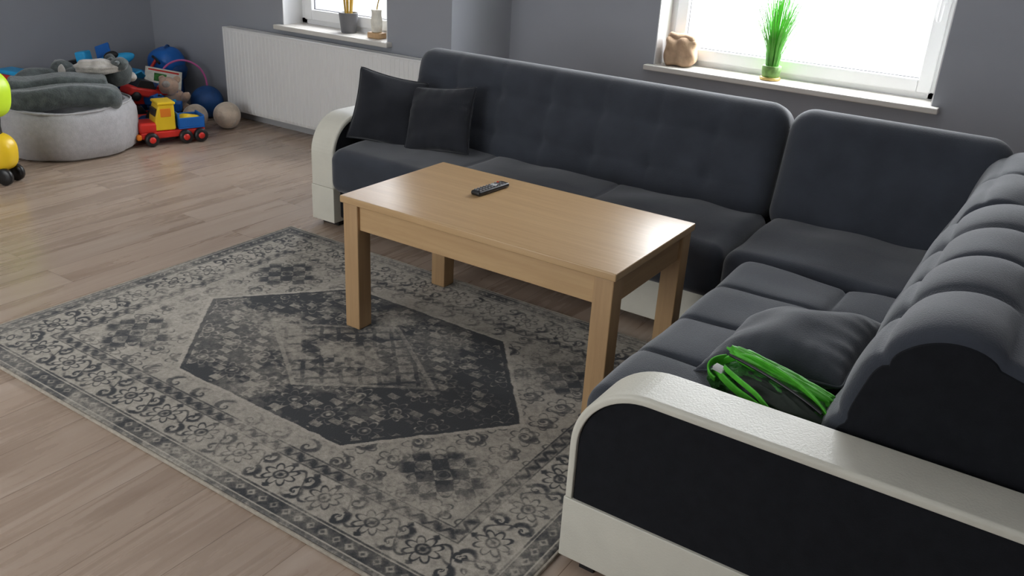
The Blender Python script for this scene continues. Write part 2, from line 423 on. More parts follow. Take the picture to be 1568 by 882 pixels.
    px,py=np.mod(ax,.15)-.075,np.mod(ay+.02,.14)-.07
    stars=petals(px,py,.055,8)
    hexb=1.0-.60*(np.clip(stars,0,1))-.20*(zz<.32)
    key=((np.abs(px)>.060)&(np.abs(py)<.035)&(np.mod(np.floor(ay*70),2)==0))
    hexb=np.where(key,hexb-.40,hexb)
    h2=ax/.36+ay/.25
    cross=(np.abs(np.mod(ax+ay,.09)-.045)<.010)|(np.abs(np.mod(ax-ay,.09)-.045)<.010)
    stp=np.floor(ax*30)/30/.20+np.floor(ay*30)/30/.15
    inn=.42+.44*cross*(h2>.45)+.55*((stp<1)&(stp>.72))+.5*((stp<.45))*(zz<.5)
    blend=ss(1-h2,.05)
    hexb=hexb*(1-blend)+inn*blend
    hexb=np.where(np.abs(h2-1.06)<.04,.45,hexb)
    st=(np.abs(np.mod(np.floor(ax*24)/24+ay*.9,.16)-.08)<.012)&(h2>1.15)
    hexb=np.where(st,.38,hexb)
    f=np.where(h<1,hexb,sp)
    f=np.where(np.abs(h-1.015)<.012,.08,f); f=np.where(np.abs(h-.985)<.012,1.0,f)
    D=np.where(fld,f,D)
    n1=fbm(nx,ny,7,10,5); n2=fbm(nx,ny,60,30,3); n3=fbm(nx,ny,190,50,2); big=fbm(nx,ny,3,77,3)
    e1=np.clip((n1-.40)*6,0,1); e1=e1*e1*(3-2*e1)
    sp2=np.clip((n2-.30)*3.2,0,1)
    wear=e1*(.6+.4*sp2)
    cx=np.exp(-(((x+.22)/.36)**2+((y+.02)/.18)**2))+.7*np.exp(-(((x+.05)/.5)**2+((y-.30)/.08)**2))+.7*np.exp(-(((x+.15)/.16)**2+((y+.33)/.12)**2))
    cl=np.clip((big-.25)*3.5,0,1)
    inhex=(h<1)&fld
    keep=.42+.62*wear
    keep=np.where(inhex,.42+.85*np.clip(wear+.20,0,1)-.70*cx*cl,keep)
    keep=np.clip(keep,0.12,1.08)
    D=.17+(D-.17)*keep
    D+= (n2-.5)*.27+(n3-.5)*.28+ (big-.5)*.26
    D=np.clip(D,0,1)
    rim=np.minimum(1,de/.008); z=.002+.011*np.sqrt(np.clip(rim,0,1))
    co=np.stack([x0_+(X0+X1)/2,y0_+(Y0+Y1)/2,z],-1).reshape(-1,3)
    me=bpy.data.meshes.new('area_rug')
    i=np.arange(nx-1); j=np.arange(ny-1); I,J=np.meshgrid(i,j)
    a=(J*nx+I).ravel(); fc=np.stack([a,a+1,a+1+nx,a+nx],-1)
    me.vertices.add(len(co)); me.vertices.foreach_set('co',co.ravel())
    me.loops.add(fc.size); me.loops.foreach_set('vertex_index',fc.ravel().astype(np.int32))
    me.polygons.add(len(fc)); me.polygons.foreach_set('loop_start',(np.arange(len(fc))*4).astype(np.int32))
    me.update(calc_edges=True); me.validate()
    at=me.attributes.new('weave','FLOAT','POINT'); at.data.foreach_set('value',D.ravel().astype(np.float32))
    m=bpy.data.materials.new('rug_weave'); m.use_nodes=True; nt=m.node_tree; b=nt.nodes['Principled BSDF']; Lk=nt.links.new
    an=nt.nodes.new('ShaderNodeAttribute'); an.attribute_name='weave'
    r=nt.nodes.new('ShaderNodeValToRGB'); e=r.color_ramp.elements
    e[0].position=.0; e[0].color=(.50,.455,.39,1); e[1].position=.80; e[1].color=(.030,.033,.037,1)
    k=e.new(.26); k.color=(.34,.31,.26,1); k=e.new(.48); k.color=(.135,.127,.115,1)
    tc=nt.nodes.new('ShaderNodeTexCoord'); no=nt.nodes.new('ShaderNodeTexNoise'); no.inputs['Scale'].default_value=260; no.inputs['Detail'].default_value=3
    Lk(tc.outputs['Object'],no.inputs['Vector'])
    ma=nt.nodes.new('ShaderNodeMath'); ma.operation='MULTIPLY_ADD'; ma.inputs[1].default_value=.3; Lk(no.outputs['Fac'],ma.inputs[0])
    mb_=nt.nodes.new('ShaderNodeMath'); mb_.operation='ADD'; mb_.inputs[1].default_value=-.15; Lk(an.outputs['Fac'],mb_.inputs[0]); Lk(mb_.outputs[0],ma.inputs[2])
    Lk(ma.outputs[0],r.inputs['Fac']); Lk(r.outputs['Color'],b.inputs['Base Color'])
    b.inputs['Roughness'].default_value=.8; b.inputs['Sheen Weight'].default_value=.1
    bu=nt.nodes.new('ShaderNodeBump'); bu.inputs['Strength'].default_value=.5; bu.inputs['Distance'].default_value=.003
    Lk(no.outputs['Fac'],bu.inputs['Height']); Lk(bu.outputs['Normal'],b.inputs['Normal'])
    me.materials.append(m)
    me.polygons.foreach_set('use_smooth',np.ones(len(fc),bool))
    ob=bpy.data.objects.new('weave',me); COL.objects.link(ob)
    e_=empty('area_rug'); ob.parent=e_
    boxes('edge_binding',[((X0-.004,Y0-.004,.001),(X1+.004,Y0+.003,.012)),((X0-.004,Y1-.003,.001),(X1+.004,Y1+.004,.012)),((X0-.004,Y0,.001),(X0+.003,Y1,.012)),((X1-.003,Y0,.001),(X1+.004,Y1,.012))],M['bind'],e_,bev=.002)
rug()

# ------------------------------------------------------------ coffee table
tb=empty('coffee_table')
tx0,tx1,ty0,ty1,tz=-2.10,-.995,2.14,2.74,.53
zr=.014
rbox('top',(tx1-tx0,ty1-ty0,.026),.004,M['oak_x'],tb,((tx0+tx1)/2,(ty0+ty1)/2,tz-.013))
lw=.068; ins=.008
for i,(lx,ly) in enumerate(((tx0+ins,ty0+ins),(tx1-ins-lw,ty0+ins),(tx0+ins,ty1-ins-lw),(tx1-ins-lw,ty1-ins-lw))):
    rbox('leg_%d'%(i+1),(lw,lw,tz-.026-zr),.004,M['oak_z'],tb,(lx+lw/2,ly+lw/2,(tz-.026+zr)/2))
az0=tz-.026-.095; az1=tz-.026
boxes('apron_long',[((tx0+ins+lw,ty0+ins+.012,az0),(tx1-ins-lw,ty0+ins+.03,az1)),((tx0+ins+lw,ty1-ins-.03,az0),(tx1-ins-lw,ty1-ins-.012,az1))],M['oak_x'],tb,bev=.002)
boxes('apron_short',[((tx0+ins+.012,ty0+ins+lw,az0),(tx0+ins+.03,ty1-ins-lw,az1)),((tx1-ins-.03,ty0+ins+lw,az0),(tx1-ins-.012,ty1-ins-lw,az1))],M['oak_y'],tb,bev=.002)
boxes('shadow_gap_strip',[((tx0+.03,ty0+.03,az1-.006),(tx1-.03,ty1-.03,az1-.001))],M['oak_y'],tb)

rc=empty('tv_remote',(-1.732,2.55,tz),(0,0,math.radians(-4)))
rbox('body',(.044,.180,.018),.008,M['black'],rc,(0,0,.0095))
for r_ in range(9):
    for c_ in range(3):
        rbox('button_%d_%d'%(r_,c_),(.008,.007,.004),.0018,M['rubber'] if (r_+c_)%4 else M['red' if r_==8 else 'rubber'],rc,(-.013+.013*c_,-.072+.0165*r_,.0195))
lathe('nav_ring',[(.006,0),(.013,0),(.0135,.002),(.006,.002)],M['hub'],rc,(0,.02,.0185))

# ------------------------------------------------------------ corner sofa
sf=empty('corner_sofa')
FB=M['fabric']
SX0=-2.885; SEAM=-.94
boxes('base_long',[((SX0,2.94,.05),(-.85,3.78,.21))],M['fabric_dk'],sf,bev=.01)
boxes('base_chaise',[((-.77,1.67,.05),(.24,3.78,.21))],M['fabric_dk'],sf,bev=.01)
boxes('base_band',[((-1.42,2.925,.03),(-.86,2.94,.20))],M['leather'],sf,bev=.004)
boxes('feet',[((-2.7,3.1,0),(-2.64,3.16,.05)),((-2.7,3.6,0),(-2.64,3.66,.05)),((-1.3,3.6,0),(-1.24,3.66,.05)),((-.7,1.8,0),(-.64,1.86,.05)),((.1,1.8,0),(.16,1.86,.05)),((.1,3.6,0),(.16,3.66,.05)),((-.7,2.9,0),(-.64,2.96,.05))],M['black'],sf)
boxes('back_frame',[((SX0,3.62,.21),(.24,3.78,.55)),((.12,1.70,.21),(.28,3.62,.50))],M['fabric_dk'],sf,bev=.03)
def seat(name,x0,x1,y0,y1,nu,nv,puff=.022,z=(.20,.415),zoff=0,**k):
    w=x1-x0;d=y1-y0;t=z[1]-z[0]
    cu=[-w/2+w*i/nu for i in range(nu+1)]; cv=[-d/2+d*i/nv for i in range(nv+1)]
    return rbox(name,(w,d,t),.055,FB,sf,((x0+x1)/2,(y0+y1)/2,(z[0]+z[1])/2+zoff),step=.011,disp=tuft(2,1,cu,cv,puff,ex=.38,**k))
seat('seat_long',SX0+.005,SEAM+.01,2.86,3.42,3,1,.012,groove=.002,wr=.012)
seat('seat_corner',SEAM+.02,-.10,2.83,3.45,1,1,.03,zoff=.004,wr=.012)
seat('seat_chaise',-.845,-.10,1.685,2.825,2,4,.024,dimple=.008,groove=.004,wr=.012)
def back(name,L,nu,loc,rz,parent=sf,lean=17,H=.50,Tk=.24,puff=.018,r=.09,dimple=.008,cvm=(-.03,),groove=.004):
    cu=[-L/2+L*i/nu for i in range(nu+1)]; cv=[-H/2]+list(cvm)+[H/2]
    p=empty(name+'_pivot',loc,(0,0,rz)); p.parent=parent
    o=rbox(name,(L,Tk,H),r,FB,p,(0,0,0),(0,0,0),step=.013,disp=tuft(1,-1,cu,cv,puff,.35,groove=groove,gw=.014,dimple=dimple,lo=.2,wr=.009))
    a=math.radians(-lean); o.rotation_euler=(a,0,0)
    c=Vector((0,Tk/2,H/2)); c.rotate(Euler((a,0,0))); o.location=c
    return o
def back_profile(name,L,nu,loc,rz,lean,H,Tk,rf,rb,puff,rows,groove=.004,dimple=.01,rend=.022,parent=sf):
    """backrest with a broad rounded top: side profile (y depth, z up) swept along local x, puffed cells wrap over the top"""
    P=[];N=[]
    nf=26
    for i in range(nf): P.append((0,(H-rf)*i/nf)); N.append((-1,0))
    for i in range(21):
        a=math.pi/2*i/20; P.append((rf-rf*math.cos(a),H-rf+rf*math.sin(a))); N.append((-math.cos(a),math.sin(a)))
    nt=max(1,int((Tk-rf-rb)/.013))
    for i in range(1,nt): P.append((rf+(Tk-rf-rb)*i/nt,H)); N.append((0,1))
    for i in range(13):
        a=math.pi/2*i/12; P.append((Tk-rb+rb*math.sin(a),H-rb+rb*math.cos(a))); N.append((math.sin(a),math.cos(a)))
    for i in range(1,13): P.append((Tk,(H-rb)*(1-i/12))); N.append((1,0))
    S_=[0]
    for i in range(1,len(P)): S_.append(S_[-1]+math.hypot(P[i][0]-P[i-1][0],P[i][1]-P[i-1][1]))
    rows=[0]+list(rows)                       # arc-length seam positions; last is end of padding
    Send=rows[-1]
    # x stations with small end rounding
    nx=int(L/.013); xs=[(-L/2+rend)+(L-2*rend)*i/nx for i in range(nx+1)]; ins=[0]*len(xs)
    k=5
    for i in range(1,k+1):
        a=math.pi/2*i/k
        xs.append(L/2-rend+rend*math.sin(a)); ins.append(rend*(1-math.cos(a)))
        xs.insert(0,-L/2+rend-rend*math.sin(a)); ins.insert(0,rend*(1-math.cos(a)))
    V=[];F=[];n=len(P)
    cu=[-L/2+L*i/nu for i in range(nu+1)]
    for x,iv in zip(xs,ins):
        for (y,z),(ny,nz),s in zip(P,N,S_):
            d=-iv
            if s<=Send:
                c=0
                while c<nu-1 and x>cu[c+1]: c+=1
                a=max(0,min(1,(x-cu[c])/(cu[c+1]-cu[c])))
                r_=0
                while r_<len(rows)-2 and s>rows[r_+1]: r_+=1
                b=max(0,min(1,(s-rows[r_])/(rows[r_+1]-rows[r_])))
                edge=(c==0 and a<.5) or (c==nu-1 and a>.5)
                ka=(4*a*(1-a))**.38 if not edge else max((4*a*(1-a))**.38,.55)
                d+=puff*ka*(4*b*(1-b))**.38
                du=min([abs(x-q) for q in cu[1:-1]]+[9]); dv=min([abs(s-q) for q in rows[1:-1]]+[9])
                d-=groove*math.exp(-(min(du,dv)/.012)**2)+dimple*math.exp(-(du*du+dv*dv)/.0011)
                d+=.010*mnoise.noise(Vector((x*5,s*5,L*9)))
            V.append((x,y+ny*d,max(0,z+nz*d)))
    m_=len(xs)
    for i in range(m_-1):
        for j in range(n-1): F.append([i*n+j,i*n+j+1,(i+1)*n+j+1,(i+1)*n+j])
        F.append([i*n+n-1,i*n,(i+1)*n,(i+1)*n+n-1])
    F.append(list(range(n))[::-1])
    p=empty(name+'_pivot',loc,(0,0,rz)); p.parent=parent
    a=math.radians(-lean)
    o=mk(name,V,F,FB,p,(0,0,0),(a,0,0))
    # flat end panel added in dark fabric, its colour standing in for shade
    last=V[(m_-1)*n:]
    V2=[(q[0],q[1],q[2]) for q in last]; cy=sum(q[1] for q in V2)/n; cz=sum(q[2] for q in V2)/n
    V3=[(q[0]+.004,cy+(q[1]-cy)*.985,cz+(q[2]-cz)*.985) for q in V2]
    Fp=[[i,(i+1)%n,n+(i+1)%n,n+i] for i in range(n)]+[[n+i for i in range(n)]]
    mk('shaded_end_panel',V2+V3,Fp,M['fabric_dk'],p,(0,0,0),(a,0,0),smooth=False)
    return o
ZB=.378
BX0=-2.82
back('backrest_long',SEAM-BX0-.004,7,((BX0+SEAM)/2,3.30,ZB),0,puff=.008,groove=.0012,dimple=.016,cvm=(-.10,.08))
back('backrest_corner',.80,1,(SEAM+.004+.40,3.30,ZB),0,puff=.006,cvm=())
back_profile('backrest_corner_side',.74,2,(-.325,3.145,ZB),math.radians(-90),20,.475,.36,.10,.10,.016,(.24,.44,.70),groove=.002,dimple=.006)
back_profile('backrest_chaise',1.075,4,(-.305,2.235,ZB-.01),math.radians(-90),16,.485,.44,.17,.14,.026,(.20,.37,.60),groove=.004,dimple=.012)
def arm(name,L,th,m4):
    p=empty(name); p.parent=sf; p.matrix_local=m4
    zt=.543; R=.185; bt=.020; zp=.205
    def prof(o,z0):
        pts=[(o,z0)]
        for i in range(17):
            a=math.pi/2*i/16
            pts.append((R-(R-o)*math.cos(a),zt-R+(R-o)*math.sin(a)))
        pts.append((L,zt-o)); pts.append((L,z0)); return pts
    prism('side_panel',prof(bt,zp-.01),.007,th-.007,M['fabric_dk'],p,bev=.005)
    o=prof(0,zp+.001)[:-1]; i_=prof(bt,zp+.001)[:-1]
    V=[];F=[];n=len(o); lip=.006
    for k in range(n):
        ox,oz=o[k]; ix,iz=i_[k]
        mx,mz=(ox*.7+ix*.3,oz*.7+iz*.3)
        V+=[(ix,0,iz),(mx,0,mz),(ox,lip,oz),(ox,th-lip,oz),(mx,th,mz),(ix,th,iz)]
    for k in range(n-1):
        for q in range(6):
            F.append([k*6+q,k*6+(q+1)%6,(k+1)*6+(q+1)%6,(k+1)*6+q])
    F.append([0,1,2,3,4,5]); F.append([(n-1)*6+q for q in range(6)][::-1])
    bo=mk('leather_band',V,F,M['leather'],p,smooth=False)
    md=bo.modifiers.new('b','BEVEL'); md.width=.003; md.segments=2; md.limit_method='ANGLE'; md.angle_limit=math.radians(30)
    rbox('plinth',(L,th+.002,zp-.03),.003,M['leather'],p,(L/2-.001,th/2,(zp+.03)/2))
    boxes('glide',[((.05,.02,0),(.09,th-.02,.03)),((L-.1,.02,0),(L-.06,th-.02,.03))],M['black'],p)
arm('arm_near',1.08,.145,Matrix.Translation((-.785,1.53,0)))
m4=Matrix(((0,-1,0,SX0),(1,0,0,2.90),(0,0,1,0),(0,0,0,1)))
arm('arm_far',.90,.145,m4)

# cushions
pillow('throw_pillow',.33,.34,.13,M['pillow_dk'],(-2.755,3.150,.572),(math.radians(76),math.radians(12),math.radians(38)),1)
pillow('throw_pillow',.35,.32,.13,M['pillow_dk'],(-2.49,3.215,.560),(math.radians(66),math.radians(-6),math.radians(10)),2)
pillow('throw_pillow',.38,.40,.15,M['pillow'],(-.450,2.105,.502),(math.radians(2),math.radians(-15),math.radians(-6)),3.3,sag=-.010)

# green bag
gb=empty('green_strapped_bag',(-.405,1.80,.485),(math.radians(8),math.radians(5),math.radians(-10)))
gb.scale=(.93,.93,.93)
blob('mesh_body',(.150,.070,.062),M['mgreen'],gb,(0,0,0),lump=.06,fr=6,seed=2,sq=2.5,wr=.10)
blob('dark_panel',(.125,.050,.052),M['dgreen'],gb,(.025,-.033,.014),lump=.06,fr=7,seed=5,sq=2.6,wr=.10)
blob('folded_flap',(.135,.024,.016),M['green'],gb,(-.01,.030,.060),(0,math.radians(5),math.radians(4)),lump=.08,fr=8,seed=1,sq=2.6,wr=.12)
blob('crumpled_pocket',(.040,.022,.030),M['mgreen'],gb,(-.120,-.035,.018),(0,.2,.3),lump=.1,fr=8,seed=4,sq=2.4,wr=.18)
tube('webbing_rim',[(-.16,-.01,.035),(-.13,.02,.075),(-.05,.015,.088),(.03,.005,.085),(.10,-.005,.072),(.155,-.02,.045),(.165,-.04,.01)],.003,M['green'],gb,flat=.008)
tube('strap_a',[(-.15,-.05,.05),(-.10,-.085,.06),(-.06,-.075,.035),(-.02,-.10,.055),(.03,-.09,.030),(.07,-.105,.052),(.11,-.085,.045),(.16,-.07,.05)],.0025,M['green'],gb,flat=.009)
tube('strap_b',[(-.12,-.06,.075),(-.06,-.075,.068),(-.01,-.085,.072),(.04,-.105,.050),(.08,-.11,.048),(.13,-.10,.056),(.17,-.055,.04)],.002,M['green'],gb,flat=.006)
tube('strap_c',[(-.15,-.0,.055),(-.18,-.045,.06),(-.165,-.075,.045),(-.13,-.075,.04)],.0025,M['green'],gb,flat=.009)
tube('black_cord',[(-.14,.0,.07),(-.05,-.015,.082),(.05,-.02,.078),(.13,-.03,.06)],.004,M['black'],gb)
rbox('buckle',(.03,.02,.012),.003,M['hub'],gb,(-.130,-.062,.066))

# ------------------------------------------------------------ window items
bg=empty('paper_bag',(-2.0,4.84,.70),(0,0,math.radians(12)))
def crumple(pp,p,h):
    f=1+.04*math.sin(pp[2]*60+pp[0]*40)+.03*math.sin(pp[0]*90)
    return [pp[0]*f,pp[1]*f+.006*math.sin(pp[0]*70+pp[2]*50),pp[2]*(1+.04*math.sin(pp[0]*60))]
rbox('bag_body',(.180,.12,.16),.03,M['bagp'],bg,(0,0,.083),step=.012,disp=crumple)
rbox('folded_top',(.165,.06,.045),.018,M['bagp'],bg,(0,-.01,.160),(.1,.05,0),step=.01,disp=crumple)
gp=empty('grass_plant',(-1.455,4.83,.70))
lathe('pot',[(.035,.0),(.042,.004),(.05,.04),(.052,.075),(.046,.078),(.04,.07)],M['pot_g'],gp)
lathe('pot_band',[(.05,.0),(.056,.003),(.057,.014),(.051,.017)],M['pot_gold'],gp)
V=[];F=[]
for i in range(250):
    a=random.uniform(0,6.283); r0=random.uniform(0,.036); hh=random.uniform(.26,.54); sp=random.uniform(.02,.20)*(hh/.4)
    w=.004; ta=a+math.pi/2; n0=len(V)
    for k in range(5):
        t=k/4; rr=r0+sp*t**1.5; z=.07+hh*t*(1-.12*t*sp/.1); ww=w*(1-.85*t)
        cx,cy=rr*math.cos(a),max(-.12,min(.075,rr*math.sin(a)))
        V+=[(cx-ww*math.cos(ta),cy-ww*math.sin(ta),z),(cx+ww*math.cos(ta),cy+ww*math.sin(ta),z)]
    for k in range(4): F.append([n0+2*k,n0+2*k+1,n0+2*k+3,n0+2*k+2])
mk('blades',V,F,M['grass'],gp)
sp_=empty('potted_plant',(-4.03,4.235,.70))
lathe('pot',[(.044,0),(.048,.003),(.062,.12),(.064,.125),(.056,.125),(.054,.11)],M['pot_grey'],sp_)
lathe('soil',[(.001,.108),(.055,.108),(.055,.112),(.001,.114)],M['soil'],sp_)
for i in range(7):
    a=i*.9; tube('stalk_%d'%i,[(.02*math.cos(a),.02*math.sin(a),.105),(.025*math.cos(a),.025*math.sin(a),.2),(.05*math.cos(a),.045*math.sin(a),.33+.03*(i%3))],.005,M['stalk'],sp_)
cs=empty('candle_ornament',(-3.76,4.20,.70))
rbox('wood_block',(.10,.07,.035),.006,M['ltwood'],cs,(0,0,.018))
lathe('glass_cup',[(.026,.036),(.032,.04),(.036,.10),(.03,.15),(.034,.17),(.028,.172)],M['page'],cs)
tube('sprig',[(0,0,.16),(.01,0,.22),(.03,.01,.27)],.004,M['stalk'],cs)

# ------------------------------------------------------------ toys
pf=empty('fabric_pouf',(-5.10,2.89,0),(0,0,0))
def pw(p,a):
    k=1+.012*math.sin(9*a)+.008*math.sin(23*a+p[2]*20)
    return [p[0]*k*1.0,p[1]*k,p[2]+.008*math.sin(3*a)*(p[2]>.2)]
lathe('body',[(.34,.003),(.375,.02),(.395,.09),(.40,.17),(.395,.24),(.375,.285),(.34,.29),(.315,.265),(.30,.22),(.02,.21)],M['pouf'],pf,fn=pw,n=72)
tube('top_welt',[( .378*math.cos(2*math.pi*i/24),.378*math.sin(2*math.pi*i/24),.288+.008*math.sin(6*math.pi*i/24)) for i in range(24)],.006,M['pouf'],pf,cyc=True)
heap=empty('plush_toy_heap')
def plush(name,loc,rot,mb,s=1,parent=None):
    e=empty(name,loc,rot,parent)
    blob('torso',(.15*s,.10*s,.085*s),mb,e,(0,0,0),seed=1)
    blob('head',(.085*s,.08*s,.075*s),mb,e,(.17*s,.0,.04*s),seed=3)
    blob('muzzle',(.035*s,.035*s,.028*s),M['plush_lt'],e,(.24*s,0,.02*s),seed=5)
    for i,(y) in enumerate((-.055,.055)):
        blob('ear_%d'%i,(.028*s,.028*s,.03*s),mb,e,(.15*s,y*s*1.1,.11*s))
        blob('arm_%d'%i,(.09*s,.035*s,.035*s),mb,e,(.08*s,y*2.2*s,-.02*s),(0,0,y*8))
        blob('foot_%d'%i,(.10*s,.04*s,.04*s),mb,e,(-.16*s,y*1.3*s,-.02*s),(0,0,-y*5))
    return e
plush('plush_bear',(-5.12,3.05,.375),(0,0,math.radians(60)),M['plush_grey'],1.1,heap)
e=empty('rolled_blanket',(-4.93,2.80,.345),(0,0,math.radians(58)),heap)
rbox('roll',(.62,.20,.13),.062,M['plush_grey'],e,(0,0,0),step=.02,disp=lambda pp,p,h:[pp[0],pp[1]+.012*math.sin(pp[0]*14),pp[2]+.012*math.sin(pp[0]*11+1)+.004*math.sin(pp[1]*60)])
rbox('fold',(.52,.12,.06),.028,M['plush_grey'],e,(-.02,.07,.08),(.2,0,.05),step=.02,disp=lambda pp,p,h:[pp[0],pp[1],pp[2]+.010*math.sin(pp[0]*16+1)])
e=empty('sheepskin_toy',(-4.98,3.06,.48),(0,0,.9),heap)
blob('body',(.13,.07,.045),M['plush_lt'],e,lump=.12,fr=8); blob('head',(.05,.045,.04),M['plush_grey'],e,(.13,0,.02)); 
for i,s_ in enumerate((-1,1)): blob('ear_%d'%i,(.015,.03,.012),M['plush_grey'],e,(.12,.05*s_,.035))
e=empty('grey_plush_dog',(-5.28,2.86,.37),(0,0,math.radians(70)),heap)
blob('torso',(.15,.10,.09),M['plush_grey'],e,lump=.1,seed=4); blob('head',(.075,.07,.065),M['plush_grey'],e,(.14,.02,.06),seed=2)
for i,s_ in enumerate((-1,1)): blob('ear_%d'%i,(.02,.035,.045),M['plush_lt'],e,(.12,.08*s_,.07)); blob('leg_%d'%i,(.03,.03,.06),M['plush_grey'],e,(-.08,.07*s_,-.06))

tr=empty('toy_truck',(-4.80,3.39,0),(0,0,math.atan2(.34,.12)+math.pi))
rbox('chassis',(.40,.15,.045),.012,M['red'],tr,(0,0,.065))
rbox('hood',(.11,.15,.07),.02,M['red'],tr,(.15,0,.11))
rbox('bumper',(.03,.17,.035),.01,M['orange'],tr,(.212,0,.06))
prism('cab',[(-.02,.09),(.11,.09),(.10,.17),(.075,.25),(-.02,.25)],-.072,.072,M['yellow'],tr,bev=.01)
boxes('cab_windows',[((.005,-.075,.175),(.07,.075,.228))],M['orange'],tr,bev=.004)
boxes('windscreen',[((.074,-.055,.17),(.098,.055,.225))],M['black'],tr,bev=.004)
rbox('cab_roof',(.11,.155,.018),.008,M['yellow'],tr,(.028,0,.258))
boxes('cargo_bed',[((-.20,-.08,.09),(-.035,.08,.10)),((-.20,-.08,.10),(-.19,.08,.17)),((-.045,-.08,.10),(-.035,.08,.19)),((-.20,-.08,.10),(-.035,-.07,.16)),((-.20,.07,.10),(-.035,.08,.16))],M['blue'],tr,bev=.004)
blob('cargo_sand',(.07,.06,.04),M['yellow'],tr,(-.115,0,.13),lump=.15)
for i,(wx,wy) in enumerate(((.14,-.085),(.14,.085),(-.07,-.085),(-.07,.085),(-.165,-.085),(-.165,.085))):
    lathe('wheel_%d'%i,[(.012,-.02),(.036,-.02),(.043,-.012),(.043,.012),(.036,.02),(.012,.02)],M['black'],tr,(wx,wy,.044),(math.pi/2,0,0),n=28)
    lathe('hub_%d'%i,[(.004,-.023),(.02,-.022),(.02,.022),(.004,.023)],M['red'],tr,(wx,wy,.044),(math.pi/2,0,0),n=20)

def ball(name,loc,r,m,m2=None):
    e=empty(name,loc); blob('skin',(r,r,r),m,e,lump=.015,fr=4)
    tube('seam',[(r*1.0*math.cos(2*math.pi*i/16),r*1.0*math.sin(2*math.pi*i/16),0) for i in range(16)],.003,m2 or m,e,rot=(1.2,.4,0),cyc=True)
ball('plush_ball',(-4.82,3.86,.092),.090,M['beige'],M['plush_lt'])
ball('plush_ball',(-4.96,3.71,.084),.082,M['beige'],M['plush_lt'])
ball('blue_ball',(-5.16,3.97,.115),.112,M['dblue'],M['blue'])

pile=empty('toy_pile')
plush('peach_teddy_bear',(-5.22,3.74,.16),(0,math.radians(-35),math.radians(-50)),M['peach'],.80,pile)
cr=empty('toy_crate',(-5.66,3.62,0),(0,0,0),pile)
boxes('crate',[((-.26,-.35,0.002),(.26,.35,.012)),((-.26,-.35,.012),(-.245,.35,.24)),((.245,-.35,.012),(.26,.35,.24)),((-.26,-.35,.012),(.26,-.335,.24)),((-.26,.335,.012),(.26,.35,.24)),((-.235,-.33,.012),(.235,.33,.20))],M['dblue'],cr,bev=.004)
bk=empty('blue_school_backpack',(-5.60,3.99,.31),(0,.1,.3),pile)
blob('sack',(.12,.12,.13),M['blue'],bk,lump=.04,sq=2.5); blob('pocket',(.05,.08,.06),M['dblue'],bk,(.09,0,-.03),sq=2.6); tube('handle',[(0,-.03,.115),(0,-.02,.15),(0,.02,.15),(0,.03,.115)],.006,M['dblue'],bk)
e=empty('pink_hoop',(-5.34,3.92,.22),(math.radians(80),math.radians(10),math.radians(65)),pile)
tube('ring',[(.165*math.cos(2*math.pi*i/20),.165*math.sin(2*math.pi*i/20),0) for i in range(20)],.007,M['pink'],e,cyc=True)
e=empty('picture_book',(-5.34,3.76,.275),(math.radians(35),math.radians(12),math.radians(55)),pile)
boxes('cover',[((-.12,-.085,-.008),(.12,.085,-.004)),((-.12,-.085,.004),(.12,.085,.008)),((-.12,-.085,-.008),(-.115,.085,.008))],M['page'],e)
boxes('pages',[((-.114,-.08,-.004),(.115,.08,.004))],M['white'],e)
boxes('cover_picture',[((-.06,-.04,.008),(.02,.035,.0087))],M['mgreen'],e)
boxes('cover_title',[((-.10,.055,.008),(.10,.07,.0087))],M['red'],e)
boxes('cover_art',[((.03,-.05,.008),(.08,.01,.0087))],M['orange'],e)
def plane_toy(name,loc,rot,m1,m2,sc=1.5):
    e=empty(name,loc,rot,pile); e.scale=(sc,sc,sc)
    blob('fuselage',(.16,.035,.04),m1,e,lump=0); rbox('wing',(.07,.32,.012),.006,m2,e,(.02,0,0)); rbox('tail_wing',(.035,.13,.01),.005,m2,e,(-.14,0,.015))
    rbox('fin',(.04,.01,.06),.004,m2,e,(-.14,0,.045)); blob('cockpit',(.035,.022,.025),M['black'],e,(.06,0,.035),lump=0)
plane_toy('toy_airplane',(-5.58,3.47,.36),(.5,-.35,.9),M['cyan'],M['blue'],1.4)
plane_toy('toy_airplane',(-5.38,3.42,.28),(-.5,.6,2.2),M['blue'],M['cyan'],1.2)
def car(name,loc,rot,m1,s=1):
    e=empty(name,loc,rot,pile)
    rbox('body',(.22*s,.10*s,.05*s),.015*s,m1,e,(0,0,.05*s)); prism('cabin',[(-.07*s,.07*s),(.06*s,.07*s),(.03*s,.115*s),(-.05*s,.115*s)],-.04*s,.04*s,M['black'],e,bev=.004)
    for i,(a,b) in enumerate(((.07,.05),(.07,-.05),(-.07,.05),(-.07,-.05))):
        lathe('wheel_%d'%i,[(.005,-.012*s),(.025*s,-.012*s),(.025*s,.012*s),(.005,.012*s)],M['black'],e,(a*s,b*s,.026*s),(math.pi/2,0,0),n=20)
car('toy_car',(-5.25,3.45,0.002),(0,0,1.2),M['red'],1.3)
car('toy_car',(-5.24,3.50,.18),(.1,.25,1.6),M['red'],1.2)
car('toy_car',(-5.08,3.52,.002),(0,0,.7),M['dblue'],1.2)
car('toy_car',(-5.66,3.38,.245),(.0,-.2,.4),M['blue'],1.4)
e=empty('building_block_set',(-5.20,3.60,.0),(0,0,0),pile)
for i in range(24):
    s_=.06
    rbox('block_%d'%i,(s_,s_*1.5,s_),.006,[M['blue'],M['cyan'],M['dblue'],M['red'],M['cyan'],M['blue']][i%6],e,(random.uniform(-.13,.12),random.uniform(-.10,.1),.035+.050*(i//5)),(random.uniform(-.4,.4),random.uniform(-.4,.4),random.uniform(0,3)))
e=empty('toy_robot',(-5.52,3.34,.24),(0,-.15,.5),pile)
